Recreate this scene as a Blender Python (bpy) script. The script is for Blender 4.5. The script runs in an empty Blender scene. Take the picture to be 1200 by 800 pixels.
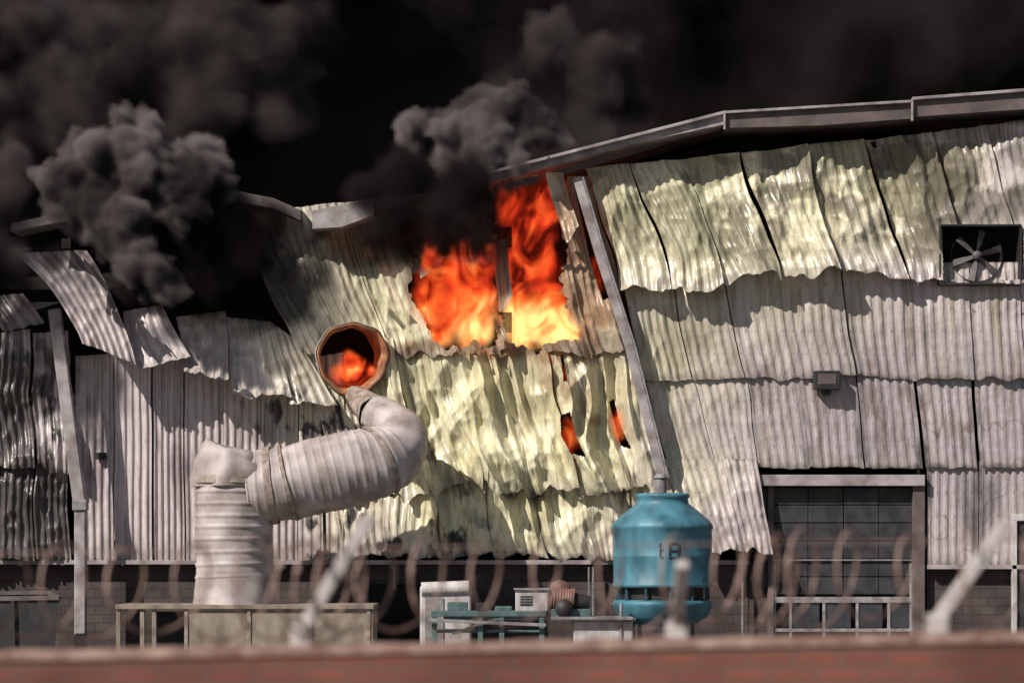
import bpy, math, random
import numpy as np
from mathutils import Vector, noise, Matrix
random.seed(7); rng=np.random.RandomState(11)
sc=bpy.context.scene
sc.view_settings.view_transform='Standard'; sc.view_settings.look='None'; sc.view_settings.exposure=0

CAMY=-60.0; CAMZ=3.0
def P(px,py,y=0.0):
    d=(y-CAMY)/60.0
    return Vector(((px-600)/50*d, y, CAMZ+(650-py)/50*d))

# ---------------------------------------------------------------- noise
TAB=rng.rand(256,256)
def vn(x,y,s=0):
    x=np.asarray(x,float)+s*17.37; y=np.asarray(y,float)+s*9.71
    xi=np.floor(x).astype(int); yi=np.floor(y).astype(int)
    fx=x-xi; fy=y-yi; fx=fx*fx*(3-2*fx); fy=fy*fy*(3-2*fy)
    a=TAB[xi&255,yi&255]; b=TAB[(xi+1)&255,yi&255]; c=TAB[xi&255,(yi+1)&255]; d=TAB[(xi+1)&255,(yi+1)&255]
    return (a*(1-fx)+b*fx)*(1-fy)+(c*(1-fx)+d*fx)*fy
def fbm(x,y,o=4,s=0):
    r=0;a=.5;t=0
    for i in range(o):
        r=r+a*vn(x*2**i,y*2**i,s+i*3); t+=a; a*=.5
    return r/t
def ridge(x,y,o=3,s=0):
    r=0;a=.5;t=0
    for i in range(o):
        r=r+a*(1-np.abs(2*vn(x*2**i,y*2**i,s+i*5)-1)); t+=a; a*=.5
    return r/t
def sst(a,b,x):
    t=np.clip((x-a)/(b-a),0,1); return t*t*(3-2*t)

# ---------------------------------------------------------------- materials
def newmat(name):
    m=bpy.data.materials.new(name); m.use_nodes=True
    return m,m.node_tree.nodes,m.node_tree.links,m.node_tree.nodes['Principled BSDF']
def mat(name,c1,c2=None,scale=3,rough=.6,metal=0,bump=.15,bscale=30,detail=6,contrast=(.35,.65),streak=None):
    m,N,L,B=newmat(name)
    c2=c2 or tuple(v*.6 for v in c1)
    tc=N.new('ShaderNodeTexCoord'); nz=N.new('ShaderNodeTexNoise'); nz.inputs['Scale'].default_value=scale; nz.inputs['Detail'].default_value=detail
    if streak:
        mp=N.new('ShaderNodeMapping'); mp.inputs['Scale'].default_value=(1,1,streak); L.new(tc.outputs['Object'],mp.inputs['Vector']); L.new(mp.outputs['Vector'],nz.inputs['Vector'])
    else: L.new(tc.outputs['Object'],nz.inputs['Vector'])
    cr=N.new('ShaderNodeValToRGB'); cr.color_ramp.elements[0].position=contrast[0]; cr.color_ramp.elements[1].position=contrast[1]
    cr.color_ramp.elements[0].color=(*c1,1); cr.color_ramp.elements[1].color=(*c2,1)
    L.new(nz.outputs['Fac'],cr.inputs['Fac']); L.new(cr.outputs['Color'],B.inputs['Base Color'])
    B.inputs['Roughness'].default_value=rough; B.inputs['Metallic'].default_value=metal
    if bump>0:
        n2=N.new('ShaderNodeTexNoise'); n2.inputs['Scale'].default_value=bscale; n2.inputs['Detail'].default_value=4
        L.new(tc.outputs['Object'],n2.inputs['Vector'])
        bp=N.new('ShaderNodeBump'); bp.inputs['Strength'].default_value=bump; bp.inputs['Distance'].default_value=.02
        L.new(n2.outputs['Fac'],bp.inputs['Height']); L.new(bp.outputs['Normal'],B.inputs['Normal'])
    return m
def brickmat(name,c1,c2,mortar,bw=.4,bh=.2,rough=.9):
    m,N,L,B=newmat(name)
    tc=N.new('ShaderNodeTexCoord'); mp=N.new('ShaderNodeMapping'); mp.inputs['Rotation'].default_value=(math.radians(-90),0,0)
    br=N.new('ShaderNodeTexBrick'); br.inputs['Scale'].default_value=1; br.inputs['Brick Width'].default_value=bw; br.inputs['Row Height'].default_value=bh
    br.inputs['Mortar Size'].default_value=.012; br.inputs['Color1'].default_value=(*c1,1); br.inputs['Color2'].default_value=(*c2,1); br.inputs['Mortar'].default_value=(*mortar,1)
    L.new(tc.outputs['Object'],mp.inputs['Vector']); L.new(mp.outputs['Vector'],br.inputs['Vector'])
    nz=N.new('ShaderNodeTexNoise'); nz.inputs['Scale'].default_value=1.3; nz.inputs['Detail'].default_value=8
    L.new(tc.outputs['Object'],nz.inputs['Vector'])
    mx=N.new('ShaderNodeMix'); mx.data_type='RGBA'; mx.blend_type='MULTIPLY'; mx.inputs[0].default_value=.8
    cr=N.new('ShaderNodeValToRGB'); cr.color_ramp.elements[0].position=.3; cr.color_ramp.elements[0].color=(.35,.33,.33,1); cr.color_ramp.elements[1].position=.65
    L.new(nz.outputs['Fac'],cr.inputs['Fac']); L.new(br.outputs['Color'],mx.inputs[6]); L.new(cr.outputs['Color'],mx.inputs[7])
    L.new(mx.outputs[2],B.inputs['Base Color']); B.inputs['Roughness'].default_value=rough
    bp=N.new('ShaderNodeBump'); bp.inputs['Strength'].default_value=.5; bp.inputs['Distance'].default_value=.02
    L.new(br.outputs['Fac'],bp.inputs['Height']); bp.invert=True; L.new(bp.outputs['Normal'],B.inputs['Normal'])
    return m
def cladmat():
    m,N,L,B=newmat('burnt_painted_steel')
    at=N.new('ShaderNodeAttribute'); at.attribute_name='paint'
    tc=N.new('ShaderNodeTexCoord')
    nz=N.new('ShaderNodeTexNoise'); nz.inputs['Scale'].default_value=6; nz.inputs['Detail'].default_value=9; nz.inputs['Roughness'].default_value=.7
    mp=N.new('ShaderNodeMapping'); mp.inputs['Scale'].default_value=(1.8,1,.35)
    L.new(tc.outputs['Object'],mp.inputs['Vector']); L.new(mp.outputs['Vector'],nz.inputs['Vector'])
    cr=N.new('ShaderNodeValToRGB'); cr.color_ramp.elements[0].position=.3; cr.color_ramp.elements[0].color=(.68,.64,.60,1); cr.color_ramp.elements[1].position=.54; cr.color_ramp.elements[1].color=(1,1,1,1)
    L.new(nz.outputs['Fac'],cr.inputs['Fac'])
    mx=N.new('ShaderNodeMix'); mx.data_type='RGBA'; mx.blend_type='MULTIPLY'; mx.inputs[0].default_value=1
    L.new(at.outputs['Color'],mx.inputs[6]); L.new(cr.outputs['Color'],mx.inputs[7]); L.new(mx.outputs[2],B.inputs['Base Color'])
    B.inputs['Roughness'].default_value=.34
    n2=N.new('ShaderNodeTexNoise'); n2.inputs['Scale'].default_value=7; n2.inputs['Detail'].default_value=5
    L.new(tc.outputs['Object'],n2.inputs['Vector'])
    bp=N.new('ShaderNodeBump'); bp.inputs['Strength'].default_value=.35; bp.inputs['Distance'].default_value=.04
    L.new(n2.outputs['Fac'],bp.inputs['Height']); L.new(bp.outputs['Normal'],B.inputs['Normal'])
    return m
M_clad=cladmat()
M_sootdark=mat('soot',(.006,.005,.005),(.015,.012,.012),rough=.95)  # soot black, also the painted darkness behind the cladding gaps
M_trim=mat('grey_trim_paint',(.42,.38,.39),(.2,.165,.165),scale=2.5)
M_trimd=mat('scorched_trim',(.16,.125,.12),(.08,.06,.06),scale=2)
M_block=brickmat('blockwork',(.10,.075,.07),(.075,.058,.056),(.05,.045,.045))  # block colours darkened to stand in for the shadow under the cladding
M_brick=brickmat('red_brick',(.24,.085,.06),(.2,.07,.05),(.17,.09,.07),.22,.075)
M_cap=mat('lit_pale_coping',(.46,.32,.27),(.2,.1,.08),scale=7)  # paler than the brick: sunlit top of the wall put into the colour
M_duct=mat('duct_metal',(.53,.47,.465),(.28,.23,.215),scale=1.8,rough=.6,metal=0,detail=9)
M_ductj=mat('duct_band',(.4,.33,.29),(.2,.14,.11),scale=6)
M_glowliner=mat('glow_orange_duct_liner',(.5,.22,.1),(.18,.08,.045),scale=4)  # orange fire glow inside the port painted into the liner colour
M_blue=mat('blue_fibreglass',(.085,.25,.33),(.03,.11,.15),scale=2.2,rough=.5,detail=10,streak=.35)
M_blued=mat('dark_blue_paint',(.02,.08,.11),(.012,.045,.06))
M_black=mat('black_metal',(.012,.012,.013),(.03,.028,.028))
M_beige=mat('beige_paint',(.33,.28,.22),(.18,.14,.11),scale=3,streak=.4)
M_white=mat('white_paint',(.6,.57,.57),(.34,.3,.29),scale=4,streak=.4)
M_offw=mat('grimy_door_frame',(.36,.34,.35),(.18,.16,.16),scale=5)
M_teal=mat('teal_paint',(.1,.17,.17),(.06,.1,.105),scale=6)
M_grey=mat('grey_metal',(.3,.29,.3),(.16,.15,.15),scale=5)
M_rust=mat('rust_motor',(.25,.12,.09),(.12,.07,.055),scale=7)
M_wire=mat('rusty_razor_wire',(.40,.27,.23),(.22,.14,.115),scale=10,rough=.5,metal=.1)
M_galv=mat('galvanised_arm',(.55,.5,.49),(.38,.34,.33),scale=12)
M_ground=mat('yard_concrete',(.16,.14,.13),(.1,.09,.08),scale=.6,rough=.95)
M_glass=mat('dirty_glass',(.03,.035,.045),(.06,.06,.07),scale=3,rough=.25)

# ---------------------------------------------------------------- helpers
def empty(name):
    e=bpy.data.objects.new(name,None); sc.collection.objects.link(e); return e
def addmesh(name,verts,faces,m,parent=None,smooth=False):
    me=bpy.data.meshes.new(name); me.from_pydata([tuple(v) for v in verts],[],faces); me.materials.append(m)
    if smooth: me.polygons.foreach_set('use_smooth',[True]*len(me.polygons))
    me.update(); o=bpy.data.objects.new(name,me); sc.collection.objects.link(o)
    if parent: o.parent=parent
    return o
def box(name,lo,hi,m,parent=None,bev=.012):
    x0,y0,z0=[min(a,b) for a,b in zip(lo,hi)]; x1,y1,z1=[max(a,b) for a,b in zip(lo,hi)]
    v=[(x0,y0,z0),(x1,y0,z0),(x1,y1,z0),(x0,y1,z0),(x0,y0,z1),(x1,y0,z1),(x1,y1,z1),(x0,y1,z1)]
    f=[(0,3,2,1),(4,5,6,7),(0,1,5,4),(1,2,6,5),(2,3,7,6),(3,0,4,7)]
    o=addmesh(name,v,f,m,parent)
    if bev>0:
        b=o.modifiers.new('b','BEVEL'); b.width=bev; b.segments=2; b.limit_method='ANGLE'
    return o
def pbox(name,px0,py0,px1,py1,y0,y1,m,parent=None,bev=.012):
    a=P(px0,py0,y0); b=P(px1,py1,y0)
    return box(name,(a.x,y0,a.z),(b.x,y1,b.z),m,parent,bev)
def beam(name,a,b,w,h,m,parent=None,bev=.006):
    a=Vector(a);b=Vector(b); d=(b-a); L=d.length; d.normalize()
    up=Vector((0,-1,0)) if abs(d.y)<.9 else Vector((0,0,1))
    s=d.cross(up).normalized(); u=s.cross(d).normalized()
    v=[]
    for e in (a,b):
        for i,j in((-1,-1),(1,-1),(1,1),(-1,1)): v.append(e+s*(w/2*i)+u*(h/2*j))
    f=[(0,1,2,3),(7,6,5,4),(0,4,5,1),(1,5,6,2),(2,6,7,3),(3,7,4,0)]
    o=addmesh(name,v,f,m,parent)
    if bev: 
        q=o.modifiers.new('b','BEVEL'); q.width=bev; q.segments=1
    return o
def lathe(name,prof,c,m,parent=None,n=64,fn=None):
    v=[];f=[]
    for i,(r,z) in enumerate(prof):
        for k in range(n):
            a=2*math.pi*k/n; rr=r if fn is None else fn(r,z,a)
            v.append((c[0]+rr*math.cos(a),c[1]+rr*math.sin(a),c[2]+z))
    for i in range(len(prof)-1):
        for k in range(n):
            f.append((i*n+k,i*n+(k+1)%n,(i+1)*n+(k+1)%n,(i+1)*n+k))
    return addmesh(name,v,f,m,parent,True)
def tube(name,pts,rads,m,parent=None,n=40,step=.03,ribamp=0,ribp=.16,cap=False,dent=0):
    pts=[Vector(p) for p in pts]
    dense=[];dr=[]
    K=len(pts)
    for i in range(K-1):
        p0=pts[max(i-1,0)];p1=pts[i];p2=pts[i+1];p3=pts[min(i+2,K-1)]
        nn=max(2,int((p2-p1).length/step))
        for j in range(nn):
            t=j/nn; 
            q=.5*((2*p1)+(p2-p0)*t+(2*p0-5*p1+4*p2-p3)*t*t+(-p0+3*p1-3*p2+p3)*t**3)
            dense.append(q); dr.append(rads[i]*(1-t)+rads[i+1]*t)
    dense.append(pts[-1]); dr.append(rads[-1])
    v=[];f=[];s=0; T=(dense[1]-dense[0]).normalized()
    ref=Vector((0,1,0)) if abs(T.y)<.9 else Vector((1,0,0))
    U=(ref-T*ref.dot(T)).normalized()
    for i,p in enumerate(dense):
        if i: s+=(p-dense[i-1]).length
        T=(dense[min(i+1,len(dense)-1)]-dense[max(i-1,0)]).normalized()
        U=(U-T*U.dot(T)).normalized(); V=T.cross(U)
        for k in range(n):
            a=2*math.pi*k/n
            ph=math.sin(2*math.pi*s/ribp)
            r=dr[i]+ribamp*(1 if ph>.75 else (-.2))
            if dent: r+=dent*noise.noise(Vector((math.cos(a)*1.6,math.sin(a)*1.6,s*1.3)))
            v.append(p+U*(r*math.cos(a))+V*(r*math.sin(a)))
    for i in range(len(dense)-1):
        for k in range(n):
            f.append((i*n+k,i*n+(k+1)%n,(i+1)*n+(k+1)%n,(i+1)*n+k))
    if cap:
        f.append(tuple(range(n))[::-1]); f.append(tuple(range((len(dense)-1)*n,len(dense)*n)))
    return addmesh(name,v,f,m,parent,True)
def inpoly(px,py,poly):
    r=np.zeros(px.shape,bool); n=len(poly); j=n-1
    for i in range(n):
        xi,yi=poly[i]; xj,yj=poly[j]
        c=((yi>py)!=(yj>py))&(px<(xj-xi)*(py-yi)/((yj-yi)+1e-9)+xi)
        r^=c; j=i
    return r

# ---------------------------------------------------------------- colour of the cladding (paint, burn marks, and painted shade at lower right)
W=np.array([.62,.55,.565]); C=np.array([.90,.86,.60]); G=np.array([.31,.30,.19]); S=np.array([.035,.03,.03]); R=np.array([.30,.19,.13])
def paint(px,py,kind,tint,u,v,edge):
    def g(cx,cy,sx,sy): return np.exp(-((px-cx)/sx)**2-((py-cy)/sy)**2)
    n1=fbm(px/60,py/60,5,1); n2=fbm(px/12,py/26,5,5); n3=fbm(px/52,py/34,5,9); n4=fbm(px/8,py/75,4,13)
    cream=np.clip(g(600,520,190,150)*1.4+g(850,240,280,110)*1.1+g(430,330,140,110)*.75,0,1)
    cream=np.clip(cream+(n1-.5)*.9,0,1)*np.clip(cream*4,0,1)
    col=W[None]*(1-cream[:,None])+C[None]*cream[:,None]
    def mixc(c,w): 
        nonlocal col; w=np.clip(w,0,1)[:,None]; col=col*(1-w)+np.array(c)[None]*w
    mixc([.40,.355,.37],np.clip(g(1090,470,250,130)*1.3,0,1)*.85)  # purple-grey mixed in as painted shade and haze on the lower right
    mixc([.50,.46,.42],np.clip(g(900,380,200,40),0,1)*.6*sst(.4,.6,n1))
    # heat-bleached olive stains, upper courses
    st=sst(.47,.60,n3+.10*(g(760,240,60,40)+g(845,220,50,40)+g(900,200,60,25)+g(1000,210,60,40)+g(1090,200,100,70)+g(800,395,40,35)+g(740,320,40,40))-.02)
    reg=np.clip(g(930,220,340,100)*1.4,0,1)*sst(335,300,py+0*px)
    mixc(G,np.clip(st*reg*(.55+.6*n4)+st*g(800,395,50,45)*.7,0,1))
    mixc([.12,.105,.08],sst(.50,.65,fbm(px/36,py/30,5,21)*.75+n4*.25+.18*g(1120,190,110,60))*reg*.8)
    mixc([.34,.31,.21],sst(.50,.64,n4)*np.clip(g(850,290,260,110)*1.1+g(1150,380,80,60),0,1)*.65)
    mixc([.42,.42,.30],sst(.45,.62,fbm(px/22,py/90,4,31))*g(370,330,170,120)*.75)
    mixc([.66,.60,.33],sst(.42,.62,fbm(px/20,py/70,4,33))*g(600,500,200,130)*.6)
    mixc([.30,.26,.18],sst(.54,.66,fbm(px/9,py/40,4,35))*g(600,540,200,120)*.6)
    # soot
    mixc(S,sst(.42,.62,n1*.6+.5*g(300,330,90,60)+.4*g(15,480,60,180)+.35*g(20,620,80,50)+.5*g(490,275,110,55)+.3*g(600,240,60,40))*.9*(kind!='R'))
    mixc([.28,.15,.08],sst(.45,.6,n1*.5+n2*.2+.5*g(680,320,44,110)+.28*g(560,408,120,16)+.35*g(420,280,60,40)+.35*g(584,330,14,80))*.8*(kind=='M'))
    mixc(S*1.6,sst(.47,.60,n2*.9)*np.clip(g(410,570,100,100)*1.1+g(30,520,70,150)*1.3+g(560,640,220,26)*1.2+g(350,485,55,26)*1.3+g(640,578,150,9)*.9,0,1))
    mixc([.22,.18,.18],sst(.52,.66,n4*.6+n1*.4)*g(220,540,180,120)*.75*(kind=='L'))
    mixc([.20,.15,.12],sst(.53,.64,n2*.5+n4*.5)*g(1000,490,220,110)*.55*(kind=='R'))
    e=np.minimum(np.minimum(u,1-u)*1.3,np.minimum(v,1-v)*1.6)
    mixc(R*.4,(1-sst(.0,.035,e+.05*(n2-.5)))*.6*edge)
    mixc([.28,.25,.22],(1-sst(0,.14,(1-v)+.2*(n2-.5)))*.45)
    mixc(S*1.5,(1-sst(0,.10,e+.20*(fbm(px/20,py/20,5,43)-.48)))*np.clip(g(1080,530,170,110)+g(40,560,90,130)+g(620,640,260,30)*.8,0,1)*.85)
    o=np.abs(fbm(px/38,py/48,3,41)-.5); mixc(R*.3,(1-sst(.0,.022,o))*g(1120,560,110,110)*.75)
    mixc([.1,.085,.085],np.exp(-((px-1148)/24)**4-((py-596)/38)**4)*(.35+.9*n2)*.8*(kind=='R'))
    return np.clip(col*tint,0.01,.92)

HOLES=[[(484,305),(496,286),(512,298),(528,280),(545,290),(566,292),(582,325),(572,350),(586,392),(580,409),(556,403),(530,410),(506,400),(496,372),(482,350)],
 [(583,345),(622,334),(658,330),(664,362),(681,402),(650,402),(630,412),(611,408),(592,396)],
 [(572,236),(590,223),(600,212),(662,208),(650,255),(664,290),(656,335),(640,352),(586,356),(570,310),(582,275)],
 [(656,488),(667,484),(674,512),(686,537),(668,533),(657,512)],
 [(714,470),(720,466),(728,500),(740,526),(728,522)],
 [(672,215),(682,225),(698,290),(714,350),(706,354),(692,310)],
 [(656,418),(660,417),(664,448),(660,450)],
 [(1101,266),(1195,266),(1195,332),(1101,332)],
 [(412+37*math.cos(a),420+37*math.sin(a)) for a in [i*math.pi/12 for i in range(24)]]]
wh=empty('burning_warehouse')
pid=[0]
def sheet(TL,TR,BR,BL,kind,ribs=6,y0=0,lift=0,curl=0,amp=.03,crum=.1,holes=False,rag=4,tiltL=0,tiltR=0,bow=0,scal=0,wig=None):
    pid[0]+=1; k=pid[0]; r=random.Random(k)
    h=max(abs(BL[1]-TL[1]),abs(BR[1]-TR[1]))/50
    nx=ribs*14+1; nz=max(8,int(h/.03))
    U,V=np.meshgrid(np.linspace(0,1,nx),np.linspace(0,1,nz)); u=U.ravel(); v=V.ravel()
    px=(TL[0]*(1-u)+TR[0]*u)*(1-v)+(BL[0]*(1-u)+BR[0]*u)*v
    py=(TL[1]*(1-u)+TR[1]*u)*(1-v)+(BL[1]*(1-u)+BR[1]*u)*v
    px=px+bow*4*v*(1-v)
    py=py+rag*(fbm(px/16,px*0+k,3,k)-.5)*2*v**3+scal*(fbm(px/45,px*0+3,2,7)-.5)*2*v**3
    if wig is None: wig=10 if crum>.05 else 3
    px=px+(fbm(px/110,py/80,2,51)-.5)*wig
    def g(cx,cy,sx,sy): return np.exp(-((px-cx)/sx)**2-((py-cy)/sy)**2)
    s=(px-.36*(py-400)); 
    wx=fbm(px/110,py/110,2,61)*60; wy=fbm(px/90,py/90,2,67)*90
    fold=(ridge((s+wx)/46,(py+wy)/330,2,71)-.5)
    fold2=(ridge((px*.8+py*.6+wx)/60,(py-.5*px+wy)/90,2,75)-.5)
    fine=(ridge((s+wx*.6)/26,(py+wy)/150,2,77)-.5)
    cm=np.clip(g(620,510,150,115)*1.5,0,1)
    cr_=np.clip(g(850,270,260,90)+g(400,330,130,100)*1.2+g(20,520,80,160),0,1)
    soft=fbm(px/80,py/80,2,81)-.5
    y=y0-(crum*(soft*1.6+fold*1.0))-cm*(.80*fold+.42*fold2+.48*fine)-cr_*(.14*fine+.16*fold2)*(crum>.05)
    if crum>.05: y=y-.07*(ridge(px/24,py/36,2,91)-.5)*(crum/.13)
    y=y-lift*v-curl*v**4-tiltL*(1-u)-tiltR*u
    y=y-.03*r.random()
    ph=u*ribs*2*math.pi
    prof=np.clip(1.7*np.sin(ph),-1,1)
    am=amp*(.45+1.1*fbm(px/60,py/90,2,95))
    y=y-am*prof*(1-.5*cm)
    tint=np.array([1,1,1])*(.86+.18*r.random())+np.array([.0,-.015,-.01])*r.random()
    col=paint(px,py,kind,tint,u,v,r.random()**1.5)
    dot=((np.abs(((py+3)%27)-13.5)<1.1)&(np.sin(ph)>.88)&(kind=='R'))
    col[dot]*=.55
    co=np.stack([(px-600)/50,y,(800-py)/50],1)
    idx=np.arange(nx*nz).reshape(nz,nx)
    q=np.stack([idx[:-1,:-1].ravel(),idx[1:,:-1].ravel(),idx[1:,1:].ravel(),idx[:-1,1:].ravel()],1)
    if holes:
        cx=px[q].mean(1); cy=py[q].mean(1); keep=np.ones(len(q),bool)
        jx=cx+(fbm(cx/8,cy/8,3,3)-.5)*16; jy=cy+(fbm(cx/8,cy/8,3,4)-.5)*16
        for i,hp in enumerate(HOLES): keep&=~(inpoly(jx,jy,hp) if i<3 else inpoly(cx,cy,hp))
        q=q[keep]
    me=bpy.data.meshes.new('cladding_sheet'); me.from_pydata(co.tolist(),[],q.tolist())
    at=me.color_attributes.new('paint','FLOAT_COLOR','POINT')
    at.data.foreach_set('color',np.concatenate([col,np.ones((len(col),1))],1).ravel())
    me.materials.append(M_clad); me.polygons.foreach_set('use_smooth',[True]*len(me.polygons)); me.update()
    o=bpy.data.objects.new('cladding_sheet_%d'%k,me); sc.collection.objects.link(o); o.parent=wh
    return o

# right wing -------------------------------------------------
rr_=random.Random(3)
def gp(w=0): return rr_.choice([-1,-.6,0,.6,1.2,1.8])+w
b0=[688,740,797,865,940,1012,1087,1150,1215,1290]
b1=[726,785,845,915,985,1062,1130,1190,1245,1310]
b2=[754,812,872,935,1000,1070,1140,1200,1260,1320]
b3=[786,840,886,948,1015,1082,1145,1205,1265,1325]
def top(px): return 200-(px-688)*.108
for i in range(9):
    e1=343-5*min(i,3); e1b=343-5*min(i+1,3)
    g1,g2=gp(),gp()
    sheet((b0[i]+g1,top(b0[i])),(b0[i+1]-g2,top(b0[i+1])),(b1[i+1]-g2,e1b),(b1[i]+g1,e1),'R',y0=-.12,crum=.28,lift=.12,curl=.05+.25*rr_.random(),rag=9,amp=.016,tiltR=rr_.uniform(-.05,.24),holes=True,scal=12,bow=rr_.uniform(-6,9),wig=16)
    g1,g2=gp(-.3),gp(-.3)
    sheet((b1[i]+g1,e1-20),(b1[i+1]-g2,e1b-20),(b2[i+1]-g2,444),(b2[i]+g1,444),'R',y0=-.05,crum=.09,lift=.04,rag=5,amp=.014,scal=4,tiltR=rr_.uniform(-.05,.08),wig=8)
    g1,g2=gp(.3),gp(.3)
    sheet((b2[i]+g1,434),(b2[i+1]-g2,434),(b3[i+1]-g2,548),(b3[i]+g1,548),'R',y0=0,crum=.065,lift=.06,rag=3,amp=.012,tiltR=rr_.uniform(-.06,.09),wig=8)
for a,b,c,d in [(768,812,800,842),(810,850,840,872),(848,884,870,902)]:
    sheet((a,538),(b,538),(d,648),(c,645),'R',ribs=4,y0=-.1,lift=.25,curl=.25,crum=.18,rag=9,amp=.02)
for a,b in [(1086,1146),(1147,1206),(1208,1268),(1270,1325)]:
    sheet((a,540),(b,540),(b,662),(a,662),'R',ribs=6,y0=0.02,crum=.03,rag=2,amp=.010)
# middle (collapsing) wall ------------------------------------
m0=[275,335,397,460,525,583,637,690]; m1=[352,408,462,512,575,630,690,744]; m2=[392,448,505,560,618,675,735,790]; m3=[405,462,522,580,640,698,735,800]
for i in range(7):
    t0=250-(m0[i]-275)*.1; t1=250-(m0[i+1]-275)*.1
    if i>=5: t0=t1=208
    a_,b_=(.6,.6) if i in(1,4) else (-.7,-.7)
    sheet((m0[i]+a_,t0),(m0[i+1]-b_,t1),(m1[i+1]-b_,414),(m1[i]+a_,414),'M',y0=-.03,crum=.24,holes=True,lift=.1,amp=.016,scal=9,rag=8,tiltR=rr_.uniform(-.05,.12),wig=14)
    gg=.6 if i in(2,4,5) else -.5
    sheet((m1[i]+gg,396),(m1[i+1]-gg,396),(m2[i+1]-gg,576),(m2[i]+gg,576),'M',y0=0,crum=.28,holes=True,lift=.12,curl=.12,amp=.018,rag=17,scal=16,tiltR=rr_.uniform(-.05,.2),wig=28)
    sheet((m2[i]-.2,552),(m2[i+1]+.2,552),(m3[i+1]+.2,652),(m3[i]-.2,652),'M',y0=.03,crum=.26,holes=True,lift=.08,amp=.022,rag=12,wig=24,tiltR=rr_.uniform(-.05,.16))
# torn flaps around the burnt-through opening
sheet((488,282),(512,288),(506,322),(494,330),'M',ribs=2,y0=-.2,lift=.35,curl=.2,crum=.2,rag=6,amp=.014)
sheet((574,288),(592,282),(600,352),(584,366),'M',ribs=2,y0=-.25,lift=.25,curl=.15,crum=.2,rag=8,amp=.014)
sheet((546,280),(566,286),(562,304),(554,312),'M',ribs=2,y0=-.2,lift=.3,curl=.2,crum=.2,rag=6,amp=.014)
sheet((640,205),(660,205),(676,270),(660,292),'M',ribs=2,y0=-.3,lift=.2,curl=.15,crum=.2,rag=8,amp=.014)
# left wing ---------------------------------------------------
lx=[88,134,179,216,262,306,350,404]
for i in range(7):
    sheet((lx[i]+.5,418+random.randint(-6,4)),(lx[i+1]-.5,418+random.randint(-6,4)),(lx[i+1]-.5,657),(lx[i]+.5,657),'L',ribs=5,y0=.02,crum=.05,rag=3,amp=.020,tiltR=random.uniform(-.12,.14),wig=4)
sheet((205,372),(262,365),(275,446),(222,440),'L',ribs=5,y0=-.1,crum=.32,lift=.5,curl=.2,rag=10)
sheet((262,372),(318,378),(345,470),(277,462),'L',ribs=5,y0=-.1,crum=.32,lift=.3,curl=.2,rag=10)
sheet((318,378),(350,400),(398,480),(342,470),'L',ribs=4,y0=-.1,crum=.32,lift=.2,curl=.2,rag=10)
for a,b in [(-120,-62),(-60,-6),(-4,40),(42,84)]:
    sheet((a,392),(b,388),(b+4,552),(a+4,548),'L',ribs=5,y0=-.04,crum=.42,lift=.12,rag=8,wig=20,tiltR=.1)
    sheet((a,540),(b,540),(b,656),(a,656),'L',ribs=5,y0=-.02,crum=.40,lift=.1,rag=4,wig=20)
sheet((28,303),(102,296),(170,432),(112,408),'X',ribs=7,y0=-.5,crum=.2,lift=.5,curl=.15,rag=3,bow=8,tiltL=.5,amp=.024)
sheet((148,366),(192,358),(228,420),(172,434),'X',ribs=4,y0=-.25,crum=.16,lift=.5,curl=.2,rag=5,bow=-4)
sheet((-20,350),(28,345),(60,380),(10,392),'X',ribs=4,y0=-.2,crum=.2,lift=.4,rag=5)

def wallbox(n,lo,hi,m): return box(n,lo,hi,m,wh,0)
addmesh('dark_backing',[(-16.4,1.5,0),(14.8,1.5,0),(14.8,1.5,13.1),(5,1.5,12.9),(-.4,1.5,11.4),(-16.4,1.5,10.6)],[(0,1,2,3,4,5)],M_sootdark,wh)  # black sheet added behind the cladding so gaps read as dark interior
wallbox('block_plinth',(-16.4,.16,0),(5.55,.4,2.86),M_block)
wallbox('block_plinth_b',(9.75,.16,0),(14.8,.4,2.72),M_block)
wallbox('rear_wall',(-16.4,24,0),(14.8,24.3,11),M_trimd)
wallbox('left_side_wall',(-16.7,.1,0),(-16.4,24,10.4),M_trim)
wallbox('right_side_wall',(14.8,.1,0),(15.1,24,13),M_trim)
addmesh('roof',[(-16.8,.5,10.7),(-.4,.5,11.5),(-.4,24,11.5),(-16.8,24,10.7),(5,.2,13.05),(5,24,13.05),(15.2,.2,13.3),(15.2,24,13.3)],[(0,1,2,3),(1,4,5,2),(4,6,7,5)],M_trimd,wh)
for z in (4.6,6.6,8.6,10.2):
    beam('girt',(-16,.7,z),(14.6,.7,z),.12,.16,M_sootdark,wh)
for x in (-14,-10.6,-6.3,-2,2.5,6,10,14):
    beam('column',(x,1.0,0),(x,1.0,10.6),.22,.25,M_sootdark,wh)
beam('base_flashing',(-16.4,-.06,2.83),(5.55,-.06,2.83),.1,.24,M_trim,wh)
beam('base_flashing_b',(9.72,-.06,2.72),(14.8,-.06,2.72),.1,.2,M_trim,wh)
def strip(n,pts,m,thick=None):
    v=[];f=[]
    for px,a,b in pts:
        A=P(px,a,-1.0);B_=P(px,b,-1.0)
        v+= [(A.x,-1.0,A.z),(B_.x,-1.0,B_.z),(B_.x,-.93,B_.z+.01),(B_.x,.25,B_.z+.05),(A.x,.3,A.z+.1)]
    for i in range(len(pts)-1):
        for k in range(5):
            kk=(k+1)%5
            f.append((i*5+k,i*5+kk,(i+1)*5+kk,(i+1)*5+k))
    o=addmesh(n,v,f,m,wh); return o
strip('eaves_fascia',[(572,205,214),(640,187,196),(740,160,169),(848,134,146)],M_trim)
strip('eaves_fascia_b',[(850,134,150),(960,128,147),(1068,121,139)],M_trimd)
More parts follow.
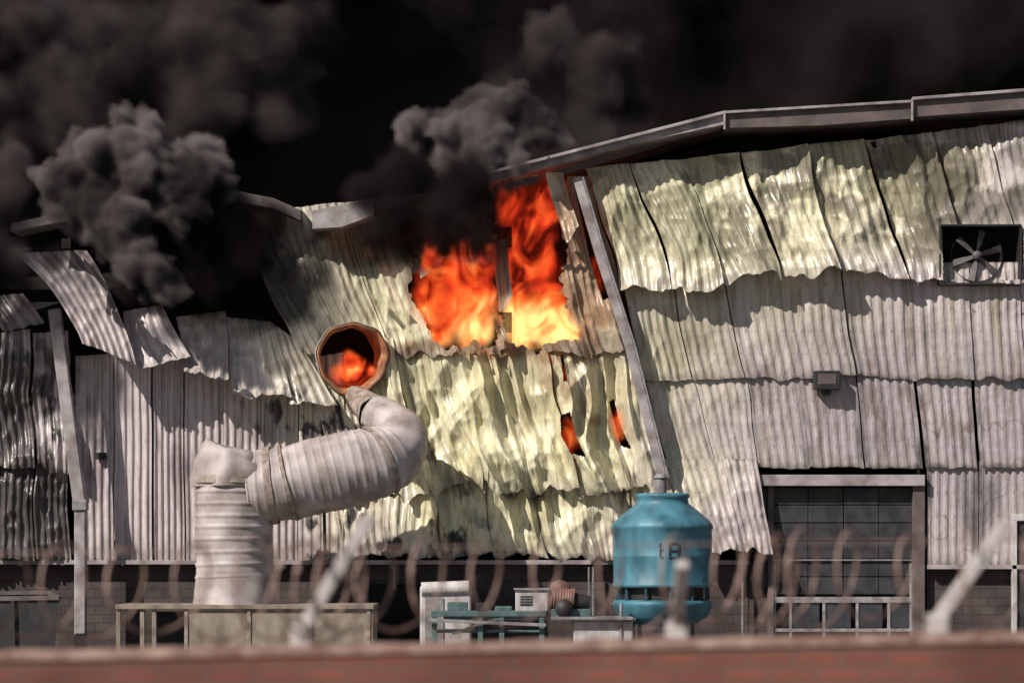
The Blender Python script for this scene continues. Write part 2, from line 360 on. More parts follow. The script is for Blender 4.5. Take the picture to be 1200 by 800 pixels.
strip('eaves_fascia_c',[(1070,118,137),(1200,107,128),(1330,98,118)],M_trimd)
beam('gutter_lip',P(572,203,-1.06),P(849,132,-1.06),.07,.1,M_trim,wh)
beam('gutter_lip_b',P(849,132,-1.06),P(1069,119,-1.06),.06,.1,M_trim,wh)
beam('gutter_lip_c',P(1069,116,-1.06),P(1330,96,-1.06),.07,.1,M_trim,wh)
beam('fascia_joint',P(849,130,-1.08),P(849,152,-1.08),.05,.06,M_trim,wh)
beam('fascia_joint_b',P(1069,116,-1.08),P(1069,142,-1.08),.05,.06,M_trim,wh)
beam('top_girt',(1.75,.05,11.95),(14.8,.05,13.2),.16,.1,M_sootdark,wh)
strip('sagging_roof_edge',[(12,262,272),(60,252,262),(108,243,252)],M_trim)
strip('sagging_roof_edge_b',[(110,243,252),(190,236,246),(268,222,234),(320,232,244),(352,246,258)],M_trimd)
strip('sagging_roof_edge_c',[(366,247,268),(400,240,266),(438,232,252)],M_trim)
strip('sagging_roof_edge_d',[(440,232,244),(500,226,238),(572,208,219)],M_trimd)
strip('sagging_roof_edge_e',[(-220,300,312),(-60,285,297),(10,264,274)],M_trimd)
for a,b in (((676,208),(703,300)),((703,300),(737,405)),((737,405),(776,560))):
    beam('corner_trim',P(*a,-.62),P(*b,-.62),.20,.12,M_trim,wh)
    beam('corner_trim_lip',P(a[0]+7,a[1],-.66),P(b[0]+7,b[1],-.66),.05,.16,M_grey,wh)
beam('downpipe',P(64,362,-.9),P(94,592,-.9),.3,.2,M_trim,wh,.03)
beam('downpipe_lower',P(94.5,590,-.86),P(94.5,800,-.86),.27,.2,M_trim,wh,.03)
beam('downpipe_collar',P(94,586,-.88),P(94.5,598,-.88),.34,.26,M_grey,wh,.02)
# exhaust fan
fx,fz=P(1148,299,-.3).x,P(1148,299,-.3).z
wd=.94;hd=.68
box('fan_back',(fx-wd,.28,fz-hd),(fx+wd,.32,fz+hd),M_sootdark,wh,0)
for a,b in (((-wd,hd),(wd,hd)),((-wd,-hd),(wd,-hd)),((-wd,-hd),(-wd,hd)),((wd,-hd),(wd,hd))):
    beam('fan_frame',(fx+a[0],-.2,fz+a[1]),(fx+b[0],-.2,fz+b[1]),.05,.5,M_black,wh)
M_blade=mat('sooty_blade',(.12,.105,.105),(.05,.045,.045))
tube('fan_ring',[(fx-.05,-.22,fz),(fx-.05,.2,fz)],[.60,.60],M_black,wh,n=40,step=.05)
for k in range(6):
    a=k*math.pi/3+.3; ca,sa=math.cos(a),math.sin(a)
    v=[]
    for rr,w in((.08,.04),(.35,.065),(.60,.08)):
        v.append((fx-.05+ca*rr-sa*w,-.24,fz+sa*rr+ca*w)); v.append((fx-.05+ca*rr+sa*w,-.16,fz+sa*rr-ca*w))
    addmesh('fan_blade',v,[(0,1,3,2),(2,3,5,4)],M_blade,wh)
lathe('fan_hub',[(0,.1),(.1,.1),(.11,0),(.11,-.05)],(0,0,0),M_blade,wh,24).matrix_world=Matrix.Translation((fx-.05,-.22,fz))@Matrix.Rotation(math.pi/2,4,'X')
pbox('lamp_box',954,434,985,456,-.42,-.12,M_black,wh,.02)
pbox('lamp_glass',959,438,980,450,-.43,-.41,M_trimd,wh,.01)
pbox('lamp_bracket',965,455,974,462,-.28,-.05,M_black,wh,.01)
pbox('vent_plate',112,530,124,538,-.16,-.03,M_black,wh,.005)

pbox('door_lintel',876,556,1084,569,-.22,.1,M_trim,wh)
pbox('door_jamb_r',1070,569,1084,800,-.1,.1,M_trimd,wh)
pbox('door_jamb_l',900,569,907,800,-.0,.15,M_trimd,wh)
wallbox('door_pier',(5.57,.17,0),(6.0,.4,4.7),M_block)
M_door=mat('dark_door_panel',(.045,.043,.05),(.022,.02,.023),scale=3,contrast=(.4,.6))
for r_ in range(6):
    for c_ in range(4):
        x0=906+c_*41.5; y_0=571+r_*21
        pbox('door_panel',x0,y_0,x0+40.8,y_0+20,.1+.012*random.random(),.2,M_door,wh,.015)
pbox('door_core',884,569,1072,800,.19,.24,M_sootdark,wh,0)
pbox('door_panel_l',884,571,904,690,.08,.18,M_door,wh,.01)
for pyy,t in ((699,7),(736,4),(655,1.8)):
    pbox('door_rail',906,pyy,1070,pyy+t,.04,.12,M_offw if pyy>660 else M_grey,wh,.01)
for pxx in (906,925,964,1003,1040,1066):
    pbox('door_mullion',pxx,703 if pxx not in(906,1066) else 660,pxx+3.5,760,.05,.1,M_offw,wh,.01)
for i in range(4): pbox('door_pane',930+i*37,706,960+i*37,735,.08,.12,M_glass,wh,0)
pbox('side_frame_top',1186,602,1300,610,-.16,-.02,M_white,wh)
pbox('side_frame_v',1186,610,1192,800,-.16,-.02,M_white,wh)
pbox('side_shutter',1193,610,1300,800,-.08,-.03,M_door,wh)
for x,a,b in ((695,664,745),(870,668,760),(462,664,690)):
    beam('conduit',P(x,a,-.15),P(x,b,-.15),.05,.05,M_grey,wh)
pbox('dark_doorway',433,684,492,800,-.0,.14,M_sootdark,wh,0)

# round duct port in wall
cp=P(413,420,-.55)
def ring_xf(o,c,tilt=(.15,.25)):
    o.matrix_world=Matrix.Translation(c)@Matrix.Rotation(tilt[1],4,'Z')@Matrix.Rotation(math.pi/2+tilt[0],4,'X')
port=empty('duct_port'); 
o=lathe('flared_rim',[(.80,.0),(.84,.06),(.82,.10),(.74,.02),(.70,-.15),(.66,-.75)],(0,0,0),M_glowliner,port,56,fn=lambda r,z,a:r*(1+.03*math.sin(3*a+z*4)+.02*math.sin(9*a))); ring_xf(o,cp)
o=lathe('outer_flange',[(.86,.05),(.87,-.02),(.80,-.12),(.74,-.5)],(0,0,0),M_duct,port,56,fn=lambda r,z,a:r*(1+.03*math.sin(3*a+z*4)+.02*math.sin(9*a))); ring_xf(o,cp)

du=empty('ventilation_duct')
yv=-2.6
tube('riser',[P(276,706,yv),P(274,640,yv),P(274,566,yv)],[.86,.86,.84],M_duct,du,ribamp=.02,ribp=.27,n=56,dent=.04)
tube('riser_base',[P(276,708,yv),P(276,672,yv)],[.93,.86],M_duct,du,n=56,dent=.06)
tube('riser_cap',[P(273,570,yv),P(273,550,yv),P(275,536,yv),P(278,529,yv),P(279,525,yv)],[.85,.84,.80,.70,.45],M_duct,du,n=48,dent=.18,cap=True)
tube('riser_band',[P(274,566,yv),P(274,557,yv)],[.89,.88],M_ductj,du,n=48,dent=.04)
tube('cross_duct',[P(292,572,yv),P(330,567,yv),(P(400,551,yv+.1)),P(440,542,yv+.25),P(463,530,yv+.5),P(468,508,yv+.8),P(452,490,yv+1.1),P(436,481,yv+1.3)],[.80,.83,.84,.83,.72,.6,.46,.38],M_duct,du,ribamp=.016,ribp=.19,n=56,dent=.06)
tube('cross_band',[P(314,569,yv),P(322,568,yv)],[.88,.88],M_ductj,du,n=48)
tube('cross_band_b',[P(336,566,yv),P(340,565,yv)],[.87,.87],M_ductj,du,n=48)
tube('elbow_band',[P(441,541.5,yv+.26),P(446,539,yv+.3)],[.86,.85],M_ductj,du,n=48)
tube('neck',[P(437,482,yv+1.25),P(424,470,yv+1.6),P(414,460,yv+1.9)],[.38,.27,.2],M_ductj,du,n=32,dent=.08)
tube('stay',[P(380,596,-2.4),P(381,640,-1.2)],[.03,.03],M_black,du,n=10)
tube('stay_b',[P(380,600,-2.2),P(381,652,-2.2)],[.04,.04],M_black,du,n=10)

hb=empty('beige_dust_collector_housing')
pbox('body',216,713,437,800,-3.6,-1.7,M_beige,hb)
a=P(135,708,-3.65);b=P(438,713.5,-3.65)
box('top_plate',(a.x,-3.68,b.z+.003),(b.x,-1.6,a.z),M_beige,hb)
for x in (216,290,362,430): pbox('panel_seam',x,714,x+4,800,-3.63,-3.59,M_ductj,hb,.004)
for x in (136,164,178): pbox('leg',x,714,x+5,800,-3.62,-3.5,M_beige,hb,.005)
pbox('inner_panel',180,716,215,800,-2.4,-2.3,M_black,hb,.005)

sk=empty('steel_skip'); 
v=[P(-60,702,-4.2),P(70,700,-4.2),P(60,800,-4.2),P(-50,800,-4.2),P(-60,696,-1.8),P(56,694,-1.8),P(50,790,-1.8),P(-50,790,-1.8)]
addmesh('tub',v,[(0,1,2,3),(1,5,6,2),(5,4,7,6),(4,0,3,7)],M_black,sk)
beam('front_rim',v[0],v[1],.1,.1,M_trimd,sk); beam('side_rim',v[1],v[5],.08,.08,M_trimd,sk); beam('back_rim',v[5],v[4],.08,.08,M_trimd,sk)
beam('rib',P(15,703,-4.25),P(17,800,-4.25),.08,.06,M_black,sk)

mc=empty('white_air_compressor')
pbox('cabinet',492,686,552,800,-2.4,-1.4,M_white,mc,.05)
pbox('door_leaf',498,700,520,790,-2.43,-2.39,M_grey,mc,.01)
tube('cover',[P(494,690,-2.35),P(550,688,-2.35)],[.16,.16],M_white,mc,n=20,cap=True)
tb=empty('work_bench')
pbox('top',505,716,640,722,-4.6,-3.4,M_teal,tb,.01)
pbox('top_step',520,722.3,742,726,-4.5,-3.5,M_grey,tb,.01)
pbox('shelf',505,738,640,741,-4.5,-3.5,M_teal,tb,.01)
for x in (506,560,585,632): pbox('leg',x,722.5,x+6,800,-4.58,-4.48,M_teal,tb,.006)
beam('brace',P(530,742,-4.55),P(585,724,-4.55),.06,.04,M_teal,tb)
beam('pipe',P(500,726,-4.7),P(640,732,-4.7),.07,.07,M_grey,tb)
pbox('vice',558,706,572,716,-4.3,-4.0,M_black,tb,.02); pbox('vice_jaw',580,710,600,716,-4.3,-4.0,M_teal,tb,.02)
pbox('toolbox',524,705,548,716,-4.2,-3.8,M_teal,tb,.02)
gb=empty('electrical_control_box')
pbox('case',604,691,642,716,-4.2,-3.7,M_white,gb,.02); pbox('vent_grille',609,697,624,709,-4.215,-4.19,M_grey,gb,.004); pbox('lid',602,689,644,691.3,-4.25,-3.65,M_grey,gb,.01)
for i in range(4): pbox('slat',610,698+i*3,623,699+i*3,-4.23,-4.21,M_black,gb,0)
mo=empty('electric_pump_motor')
tube('motor_body',[P(646,700,-4),P(672,703,-4)],[.25,.27],M_rust,mo,n=28,ribamp=.012,ribp=.06,cap=True,step=.01)
tube('motor_end',[P(670,703,-4),P(690,706,-4)],[.19,.16],M_black,mo,n=24,cap=True)
tube('pulley',[P(661,712,-4.35),P(661,712,-4.1)],[.2,.2],M_black,mo,n=24,cap=True)
tube('fan_cowl',[P(656,692,-4.1),P(656,692,-3.8)],[.24,.24],M_rust,mo,n=24,cap=True)
pbox('base',646,713,692,722,-4.2,-3.8,M_teal,mo)
wt=empty('white_header_tank')
pbox('tank',672,726.5,742,760,-4.3,-3.5,M_white,wt,.04); pbox('rim',669,724,745,728,-4.35,-3.45,M_grey,wt,.01)
beam('riser_pipe',P(690,664,-3.9),P(690,722,-3.9),.04,.04,M_grey,wt)

ct=empty('cooling_tower'); yc=-3.4; c0=P(776.5,650,yc); sc_=(60+yc)/60
def zz(py): return P(0,py,yc).z
def rr(px): return px/50*sc_
prof=[(rr(27),zz(579)),(rr(31),zz(578)),(rr(32),zz(582)),(rr(30),zz(584)),(rr(31),zz(590)),(rr(40),zz(597)),(rr(53),zz(608)),(rr(57),zz(613)),(rr(58.5),zz(616)),(rr(58.5),zz(619)),(rr(57),zz(621)),(rr(57),zz(650)),(rr(57.5),zz(651)),(rr(57),zz(653)),(rr(57),zz(682)),(rr(58.5),zz(684)),(rr(58.5),zz(687)),(rr(55),zz(688))]
lathe('shell',prof,(c0.x,yc,0),M_blue,ct,72,fn=lambda r,z,a:r+(.018 if (a*12/(2*math.pi))%1<.06 and r>1 else 0)+.01*math.sin(5*a+z))
lathe('fan_stack_inside',[(rr(27),zz(579)),(rr(27),zz(600)),(0,zz(600))],(c0.x,yc,0),M_black,ct,48)
lathe('louvre_core',[(rr(48),zz(686)),(rr(48),zz(708))],(c0.x,yc,0),M_black,ct,48)
for i in range(12):
    a=i*math.pi/6+.1; x=c0.x+rr(54)*math.cos(a); y=yc+rr(54)*math.sin(a)
    beam('louvre_post',(x,y,zz(705)),(x,y,zz(687)),.06,.06,M_blued,ct)
lathe('basin',[(rr(50),zz(702)),(rr(57),zz(703)),(rr(59),zz(706)),(rr(58),zz(709)),(rr(52),zz(722)),(rr(40),zz(730)),(rr(10),zz(733))],(c0.x,yc,0),M_blue,ct,64)
for i in range(4):
    a=i*math.pi/2+.6; x=c0.x+rr(44)*math.cos(a); y=yc+rr(44)*math.sin(a)
    beam('leg',(x,y,0),(x,y,zz(722)),.09,.09,M_blued,ct)
tube('top_motor',[P(774,582,yc),P(774,558,yc)],[.14,.13],M_grey,ct,n=20,cap=True)
tube('motor_cap',[P(774,560,yc),P(774,555,yc)],[.17,.10],M_grey,ct,n=20,cap=True)
beam('motor_arm',(c0.x-rr(27),yc,zz(581)),(c0.x+rr(27),yc,zz(581)),.06,.06,M_grey,ct)
tube('overflow_pipe',[P(728,707,yc-.9),P(728,735,yc-.9),P(728,790,yc-.9)],[.04]*3,M_grey,ct,n=12)
def onshell(px,py):
    x=P(px,py,yc-rr(57)).x; dx=x-c0.x; R0=rr(57)+.015
    return Vector((x,yc-math.sqrt(max(R0*R0-dx*dx,0)),P(px,py,yc-rr(57)).z))
for q in ([(774,636),(774,652),(780,654)],[(774,645),(781,643)],[(785,636),(785,654)],[(785,637),(795,636)],[(795,636),(795,653)],[(785,646),(795,645)],[(785,654),(795,653)]):
    for a,b in zip(q[:-1],q[1:]): beam('emblem',onshell(*a),onshell(*b),.045,.012,M_black,ct,0)

gm=addmesh('ground',[(-600,-200,0),(600,-200,0),(600,900,0),(-600,900,0)],[(0,1,2,3)],M_ground)

# ---------------------------------------------------------------- foreground wall with razor wire
YW=-48
bw=empty('brick_boundary_wall')
vL=P(-600,774,YW); vR=P(1800,729,YW)
NX=240
def wallpiece(n,zo,y0,y1,zb,m,wob=0):
    v=[];f=[]
    for i in range(NX+1):
        t=i/NX; x=vL.x+(vR.x-vL.x)*t; z=vL.z+(vR.z-vL.z)*t
        w=wob*(noise.noise(Vector((x*5,0,0)))+.6*noise.noise(Vector((x*17,3,0))))
        zt=z+zo+w; zz0=zb if zb is not None else z-.045
        v+=[(x,y0,zz0),(x,y0,zt),(x,y1,zt),(x,y1,zz0)]
    for i in range(NX):
        for k in range(4):
            kk=(k+1)%4; f.append((i*4+k,(i+1)*4+k,(i+1)*4+kk,i*4+kk))
    f+= [(0,1,2,3),(NX*4+3,NX*4+2,NX*4+1,NX*4)]
    return addmesh(n,v,f,m,bw)
wallpiece('wall',-.047,YW,YW+.22,0,M_brick)
wallpiece('coping',0,YW-.012,YW+.23,None,M_cap,.008)
rw=empty('razor_wire_fence')
def wirecoil(name,pyc,r,pitch,yo,seed,th=.0068):
    rd=random.Random(seed); pts=[];x=-5.5;ang=rd.random()*6; k=0
    slope=(vR.z-vL.z)/(vR.x-vL.x)
    while x<5.5:
        rk=r*(1+.10*math.sin(ang*.37+seed)+.05*math.sin(ang*.11)); 
        xx=x+.13*math.cos(ang)+.02*math.sin(ang)+.05*math.sin(ang*.21)
        pts.append((xx,YW+.1+yo+rk*.9*math.cos(ang),P(600,pyc,YW).z+slope*x+rk*math.sin(ang)))
        ang+=.18; x+=pitch*.18/(2*math.pi)*(1+.45*math.sin(x*3+seed))
    cu=bpy.data.curves.new(name,'CURVE'); cu.dimensions='3D'; sp=cu.splines.new('POLY'); sp.points.add(len(pts)-1)
    for i,p in enumerate(pts): sp.points[i].co=(*p,1)
    cu.bevel_depth=th; cu.bevel_resolution=2; cu.materials.append(M_wire)
    o=bpy.data.objects.new(name,cu); sc.collection.objects.link(o); o.parent=rw
    v=[];f=[]
    for i in range(0,len(pts)-1):
        if i%3: continue
        p=Vector(pts[i]); t=(Vector(pts[i+1])-p).normalized(); s_=t.cross(Vector((rd.random()-.5,rd.random()-.5,rd.random()-.5))).normalized()
        b=len(v); v+=[p-t*.012-s_*.014,p-t*.006,p-t*.012+s_*.014,p+t*.012+s_*.014,p+t*.006,p+t*.012-s_*.014]; f+=[(b,b+1,b+4,b+5),(b+1,b+2,b+3,b+4)]
    addmesh(name+'_blades',v,f,M_wire,rw)
wirecoil('coil',684,.225,.25,0,1)
tube('strand',[P(-500,654,YW+.1),P(600,640,YW+.1),P(1700,626,YW+.1)],[.004]*3,M_wire,rw,n=6,step=.5)
def arm(a,b,ya=0,yb=0,w=.062):
    beam('angled_arm',P(*a,YW+.1+ya),P(*b,YW+.1+yb),w,.05,M_galv,rw)
    q=P(*a,YW+.1+ya); box('arm_foot',(q.x-.05,YW+.04,q.z-.12),(q.x+.05,YW+.16,q.z+.03),M_galv,rw)
arm((354,738),(434,604)); arm((1098,726),(1180,612)); arm((793,735),(800,660),0,-.35,.06)
arm((-60,750),(-20,618)); 

# ---------------------------------------------------------------- smoke & flame volumes
def gnvol(voxel,band,m,dens=1.0):
    ng=bpy.data.node_groups.new('to_volume','GeometryNodeTree')
    ng.interface.new_socket('Geometry',in_out='INPUT',socket_type='NodeSocketGeometry')
    ng.interface.new_socket('Geometry',in_out='OUTPUT',socket_type='NodeSocketGeometry')
    gi=ng.nodes.new('NodeGroupInput'); go=ng.nodes.new('NodeGroupOutput')
    mv=ng.nodes.new('GeometryNodeMeshToVolume')
    try: mv.resolution_mode='VOXEL_SIZE'
    except Exception as e: print('resmode',e)
    for k,vv in (('Voxel Size',voxel),('Interior Band Width',band),('Density',dens)):
        mv.inputs[k].default_value=vv
    sm=ng.nodes.new('GeometryNodeSetMaterial'); sm.inputs['Material'].default_value=m
    ng.links.new(gi.outputs[0],mv.inputs['Mesh']); ng.links.new(mv.outputs[0],sm.inputs[0]); ng.links.new(sm.outputs[0],go.inputs[0])
    return ng
import bmesh
def ico(sub):
    bm=bmesh.new(); bmesh.ops.create_icosphere(bm,subdivisions=sub,radius=1)
    vs=np.array([v.co[:] for v in bm.verts]); fs=[[v.index for v in f.verts] for f in bm.faces]; bm.free(); return vs,np.array(fs)
ICO={k:ico(k) for k in (4,5)}
def puffs(blobs,fr=1.0,amp=.42,sub=5):
    V=[];F=[];n=0
    for (c,r,st) in blobs:
        vs,fs=ICO[sub]; c=np.array(c)
        out=np.empty_like(vs)
        for i,d in enumerate(vs):
            p=Vector((d*r+c)*fr)
            p=p+Vector((noise.noise(p*.9),noise.noise(p*.9+Vector((9,0,0))),noise.noise(p*.9+Vector((0,9,0)))))*.35
            f1=noise.voronoi(p*1.0)[0][0]; f2=noise.voronoi(p*2.3)[0][0]; f3=noise.voronoi(p*4.6)[0][0]
            t=noise.noise(p*.6)
            rad=r*(1+.2*t)+amp*((.5-f1)*1.15+.6*(.45-f2)+.3*(.45-f3))
            out[i]=c+d*rad*st
        V.append(out);F.append(fs+n);n+=len(vs)
    return np.concatenate(V),np.concatenate(F)
def volobj(name,blobs,m,voxel,band,parent=None,fr=1.0,amp=.42,sub=5):
    V,F=puffs(blobs,fr,amp,sub)
    me=bpy.data.meshes.new(name); me.from_pydata(V.tolist(),[],F.tolist()); me.materials.append(m)
    o=bpy.data.objects.new(name,me); sc.collection.objects.link(o)
    md=o.modifiers.new('vol','NODES'); md.node_group=gnvol(voxel,band,m)
    if parent:o.parent=parent
    return o
def smokemat(name,albedo,dens,ns=1.2,lo=.3):
    m=bpy.data.materials.new(name); m.use_nodes=True; N=m.node_tree.nodes; L=m.node_tree.links; N.clear()
    out=N.new('ShaderNodeOutputMaterial'); pv=N.new('ShaderNodeVolumePrincipled'); pv.inputs['Color'].default_value=(*albedo,1)
    pv.inputs['Density Attribute'].default_value=''
    at=N.new('ShaderNodeAttribute'); at.attribute_name='density'
    tc=N.new('ShaderNodeTexCoord'); nz=N.new('ShaderNodeTexNoise'); nz.inputs['Scale'].default_value=ns; nz.inputs['Detail'].default_value=3
    L.new(tc.outputs['Object'],nz.inputs['Vector'])
    mr=N.new('ShaderNodeMapRange'); mr.inputs['From Min'].default_value=.38; mr.inputs['From Max'].default_value=.62; mr.inputs['To Min'].default_value=lo*dens; mr.inputs['To Max'].default_value=dens
    L.new(nz.outputs['Fac'],mr.inputs['Value'])
    mu=N.new('ShaderNodeMath'); mu.operation='MULTIPLY'; L.new(at.outputs['Fac'],mu.inputs[0]); L.new(mr.outputs['Result'],mu.inputs[1])
    n2=N.new('ShaderNodeTexNoise'); n2.inputs['Scale'].default_value=.5; n2.inputs['Detail'].default_value=3; L.new(tc.outputs['Object'],n2.inputs['Vector'])
    cr=N.new('ShaderNodeValToRGB'); cr.color_ramp.elements[0].position=.38; cr.color_ramp.elements[0].color=(*[c*.22 for c in albedo],1); cr.color_ramp.elements[1].position=.6; cr.color_ramp.elements[1].color=(*albedo,1)
    L.new(n2.outputs['Fac'],cr.inputs['Fac']); L.new(cr.outputs[0],pv.inputs['Color'])
    L.new(mu.outputs[0],pv.inputs['Density']); L.new(pv.outputs[0],out.inputs['Volume'])
    return m
MS1=smokemat('grey_smoke',(.50,.42,.43),18,1.5,.6)
MS2=smokemat('dark_smoke',(.20,.16,.165),9,.8,.4)
MS3=smokemat('black_smoke',(.055,.045,.045),9,1.2,.35)
one=np.array([1,1,1])
def B(px,py,r,y,st=one):
    p=P(px,py,y); return ((p.x,p.y,p.z),r/50*(60+y)/60*.88,st)
sm=empty('smoke_plume')
volobj('left_billow',[B(165,205,66,-1.2),B(108,195,52,-1.4),B(88,230,40,-1.6),B(225,195,52,-1),B(155,155,44,-.8),B(210,240,50,-1.5),B(140,260,54,-1.8),B(160,305,44,-2.0),B(256,225,32,-1),B(60,220,26,-1.5),B(188,335,28,-2)],MS1,.08,.24,sm,amp=.66,fr=1.05)
volobj('upper_left_billow',[B(60,60,105,5),B(170,70,88,5),B(260,50,80,5),B(340,90,60,5),B(310,135,56,5.5),B(20,150,90,4),B(200,-20,105,6),B(230,130,52,4),B(130,120,64,4),B(345,40,50,5)],MS2,.17,.6,sm,fr=.62,amp=1.2)
volobj('left_edge_billow',[B(-10,240,46,-1.5),B(10,200,40,-1.2),B(-20,300,54,-1.8),B(20,300,34,-1.9)],MS2,.13,.5,sm,fr=1,amp=.5)
volobj('middle_billow',[B(486,150,32,-.6),B(528,152,38,-.6),B(562,138,40,-.4),B(600,122,34,-.3),B(630,148,36,-.4),B(592,168,36,-.6),B(654,160,18,-.4),B(560,182,34,-.8),B(520,188,28,-.8),B(610,185,20,-1.1)],MS1,.08,.24,sm,amp=.55,fr=1.15)
volobj('middle_upper_billow',[B(640,60,50,4),B(690,100,50,4),B(720,60,40,4),B(600,90,30,4),B(680,140,40,4),B(740,110,30,4.5)],MS2,.17,.6,sm,fr=.75,amp=.8)
volobj('wall_smoke_left',[B(190,320,46,-1.3),B(245,325,50,-1.2),B(225,285,50,-1.4),B(290,300,42,-1.2),B(336,325,28,-1.2),B(270,265,48,-1.2),B(315,262,34,-1.2),B(150,340,24,-1.2),B(20,335,32,-1.6),B(-30,345,46,-1.6),B(60,300,26,-1.5),B(354,350,16,-1.2)],MS3,.13,.6,sm)
volobj('wall_smoke_middle',[B(470,250,42,-1.2),B(520,245,48,-1.3),B(555,262,40,-1.3),B(585,290,26,-1.2),B(440,278,30,-1.1),B(540,210,46,-1.3),B(480,205,42,-1.2),B(590,325,18,-1.0),B(592,225,28,-1.3),B(425,228,30,-1.2),B(476,288,26,-1.1),B(515,278,24,-1.2)],MS3,.12,.5,sm)

def firemat():
    m=bpy.data.materials.new('fire'); m.use_nodes=True; N=m.node_tree.nodes; L=m.node_tree.links; N.clear()
    out=N.new('ShaderNodeOutputMaterial'); pv=N.new('ShaderNodeVolumePrincipled'); pv.inputs['Color'].default_value=(.05,.02,.01,1)
    pv.inputs['Density Attribute'].default_value=''
    at=N.new('ShaderNodeAttribute'); at.attribute_name='density'
    tc=N.new('ShaderNodeTexCoord'); mp=N.new('ShaderNodeMapping'); mp.inputs['Scale'].default_value=(1.0,.45,.7)
    nz=N.new('ShaderNodeTexNoise'); nz.inputs['Scale'].default_value=1.3; nz.inputs['Detail'].default_value=6; nz.inputs['Distortion'].default_value=2.0
    L.new(tc.outputs['Object'],mp.inputs['Vector']); L.new(mp.outputs['Vector'],nz.inputs['Vector'])
    sx=N.new('ShaderNodeSeparateXYZ'); L.new(tc.outputs['Object'],sx.inputs[0])
    hr=N.new('ShaderNodeMapRange'); hr.inputs['From Min'].default_value=8.6; hr.inputs['From Max'].default_value=9.4; hr.inputs['To Min'].default_value=1; hr.inputs['To Max'].default_value=-.3
    L.new(sx.outputs['Z'],hr.inputs['Value'])
    hl=N.new('ShaderNodeMapRange'); hl.inputs['From Min'].default_value=7.3; hl.inputs['From Max'].default_value=7.8; hl.inputs['To Min'].default_value=-.2; hl.inputs['To Max'].default_value=1
    L.new(sx.outputs['Z'],hl.inputs['Value'])
    mn=N.new('ShaderNodeMath'); mn.operation='MINIMUM'; L.new(hr.outputs[0],mn.inputs[0]); L.new(hl.outputs[0],mn.inputs[1])
    hx=N.new('ShaderNodeMapRange'); hx.inputs['From Min'].default_value=-1.7; hx.inputs['From Max'].default_value=-.2; hx.inputs['To Min'].default_value=.05; hx.inputs['To Max'].default_value=.26
    L.new(sx.outputs['X'],hx.inputs['Value'])
    mm=N.new('ShaderNodeMath'); mm.operation='MULTIPLY'; L.new(mn.outputs[0],mm.inputs[0]); L.new(hx.outputs[0],mm.inputs[1])
    ad=N.new('ShaderNodeMath'); ad.operation='ADD'; L.new(nz.outputs['Fac'],ad.inputs[0]); L.new(mm.outputs[0],ad.inputs[1])
    cr=N.new('ShaderNodeValToRGB'); e=cr.color_ramp.elements
    e[0].position=.34; e[0].color=(.3,.012,.006,1); e[1].position=.76; e[1].color=(1,.60,.2,1)
    a=e.new(.48); a.color=(.95,.06,.015,1); a=e.new(.61); a.color=(1,.18,.03,1)
    L.new(ad.outputs[0],cr.inputs['Fac'])
    ms=N.new('ShaderNodeMapRange'); ms.inputs['From Min'].default_value=.33; ms.inputs['From Max'].default_value=.7; ms.inputs['To Min'].default_value=1.8; ms.inputs['To Max'].default_value=12
    L.new(ad.outputs[0],ms.inputs['Value'])
    m2=N.new('ShaderNodeMath'); m2.operation='MULTIPLY'; L.new(at.outputs['Fac'],m2.inputs[0]); L.new(ms.outputs[0],m2.inputs[1])
    m1=N.new('ShaderNodeMath'); m1.operation='MULTIPLY'; L.new(at.outputs['Fac'],m1.inputs[0]); m1.inputs[1].default_value=4
    L.new(m1.outputs[0],pv.inputs['Density']); L.new(m2.outputs[0],pv.inputs['Emission Strength']); L.new(cr.outputs[0],pv.inputs['Emission Color'])
    L.new(pv.outputs[0],out.inputs['Volume'])
    return m
MF=firemat()
fl=empty('flames'); tall=np.array([.9,.7,1.35])
volobj('window_flames',[B(520,374,32,-.05,tall),B(552,372,36,-.05,tall),B(505,345,28,-.2,tall),B(535,335,36,-.45,tall),B(564,335,28,-.4,tall),B(540,300,22,-.9,tall),B(506,306,20,-.8,tall),B(570,305,18,-.8,tall)],MF,.06,.3,fl,fr=1.5,amp=.36,sub=4)
volobj('middle_flames',[B(612,374,36,.15,tall),B(645,370,40,.15,tall),B(668,385,28,.15),B(608,305,36,-.1,tall),B(630,270,36,-.3,tall),B(640,238,30,-.2,tall),B(602,252,30,-.5,tall),B(636,320,38,0,tall),B(660,222,16,-.1,tall),B(675,255,14,.2,tall),B(700,320,16,.2,tall),B(668,512,18,.1,tall),B(727,495,18,.1,tall),B(658,435,10,.1,tall)],MF,.06,.3,fl,fr=1.5,amp=.34,sub=4)
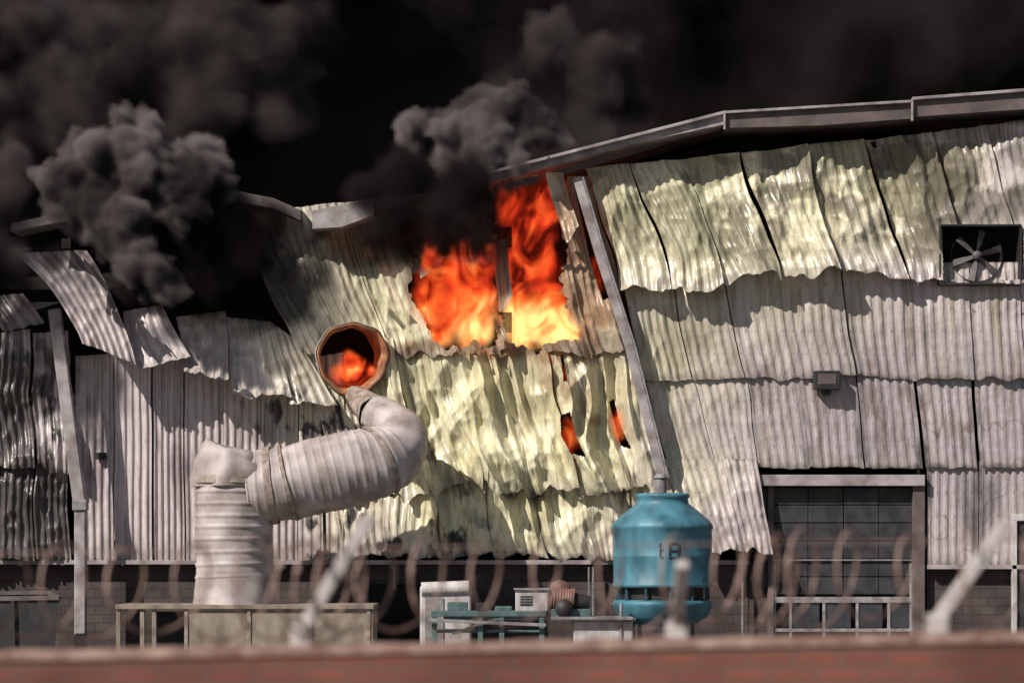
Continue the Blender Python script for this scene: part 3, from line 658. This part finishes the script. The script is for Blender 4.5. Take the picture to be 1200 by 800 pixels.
volobj('duct_flame',[B(412,430,24,.05,one),B(402,438,18,-.15,one),B(428,436,16,-.05,one)],MF,.06,.24,fl,fr=1.5,amp=.2,sub=4)

nx,nz=260,130
U,V=np.meshgrid(np.linspace(-1,1,nx),np.linspace(0,1,nz)); u=U.ravel();v=V.ravel()
X=u*95; Z=v*75; Y=34-30*np.abs(u)**2.2+ (fbm(X/9+50,Z/9+50,5,3)-.5)*4 - v*6
idx=np.arange(nx*nz).reshape(nz,nx)
q=np.stack([idx[:-1,:-1].ravel(),idx[:-1,1:].ravel(),idx[1:,1:].ravel(),idx[1:,:-1].ravel()],1)
M_bank=mat('black_smoke_bank',(.0022,.002,.002),(.030,.023,.025),scale=.11,rough=1,bump=0,detail=7,contrast=(.48,.78))
M_bank.node_tree.nodes['Principled BSDF'].inputs['Specular IOR Level'].default_value=0
addmesh('background_smoke_bank',np.stack([X,Y+10,Z],1).tolist(),q.tolist(),M_bank,None,True)

# ---------------------------------------------------------------- light
w=bpy.data.worlds.new('World'); sc.world=w; w.use_nodes=True
N=w.node_tree.nodes; bg=N['Background']; sky=N.new('ShaderNodeTexSky'); sky.sky_type='NISHITA'; sky.sun_disc=False
sdir=Vector((-.58,-.54,.66)).normalized()
el=math.asin(sdir.z); az=math.atan2(sdir.x,sdir.y)
sky.sun_elevation=el; sky.sun_rotation=az%(2*math.pi); bg.inputs['Strength'].default_value=.05
w.node_tree.links.new(sky.outputs[0],bg.inputs[0])
sl=bpy.data.lights.new('sun','SUN'); sl.energy=5; sl.angle=math.radians(.5); sl.color=(1,.93,.84)
so=bpy.data.objects.new('sun',sl); sc.collection.objects.link(so); so.rotation_euler=sdir.to_track_quat('Z','Y').to_euler(); so.location=(-20,-30,40)

cam=bpy.data.cameras.new('camera'); cam.lens=90; cam.sensor_width=36; cam.shift_y=250/1200; cam.clip_end=2000
cam.dof.use_dof=True; cam.dof.focus_distance=59.5; cam.dof.aperture_fstop=1.5
co=bpy.data.objects.new('camera',cam); sc.collection.objects.link(co); co.location=(0,CAMY,CAMZ); co.rotation_euler=(math.radians(90),0,0)
sc.camera=co
print('sheets',pid[0])
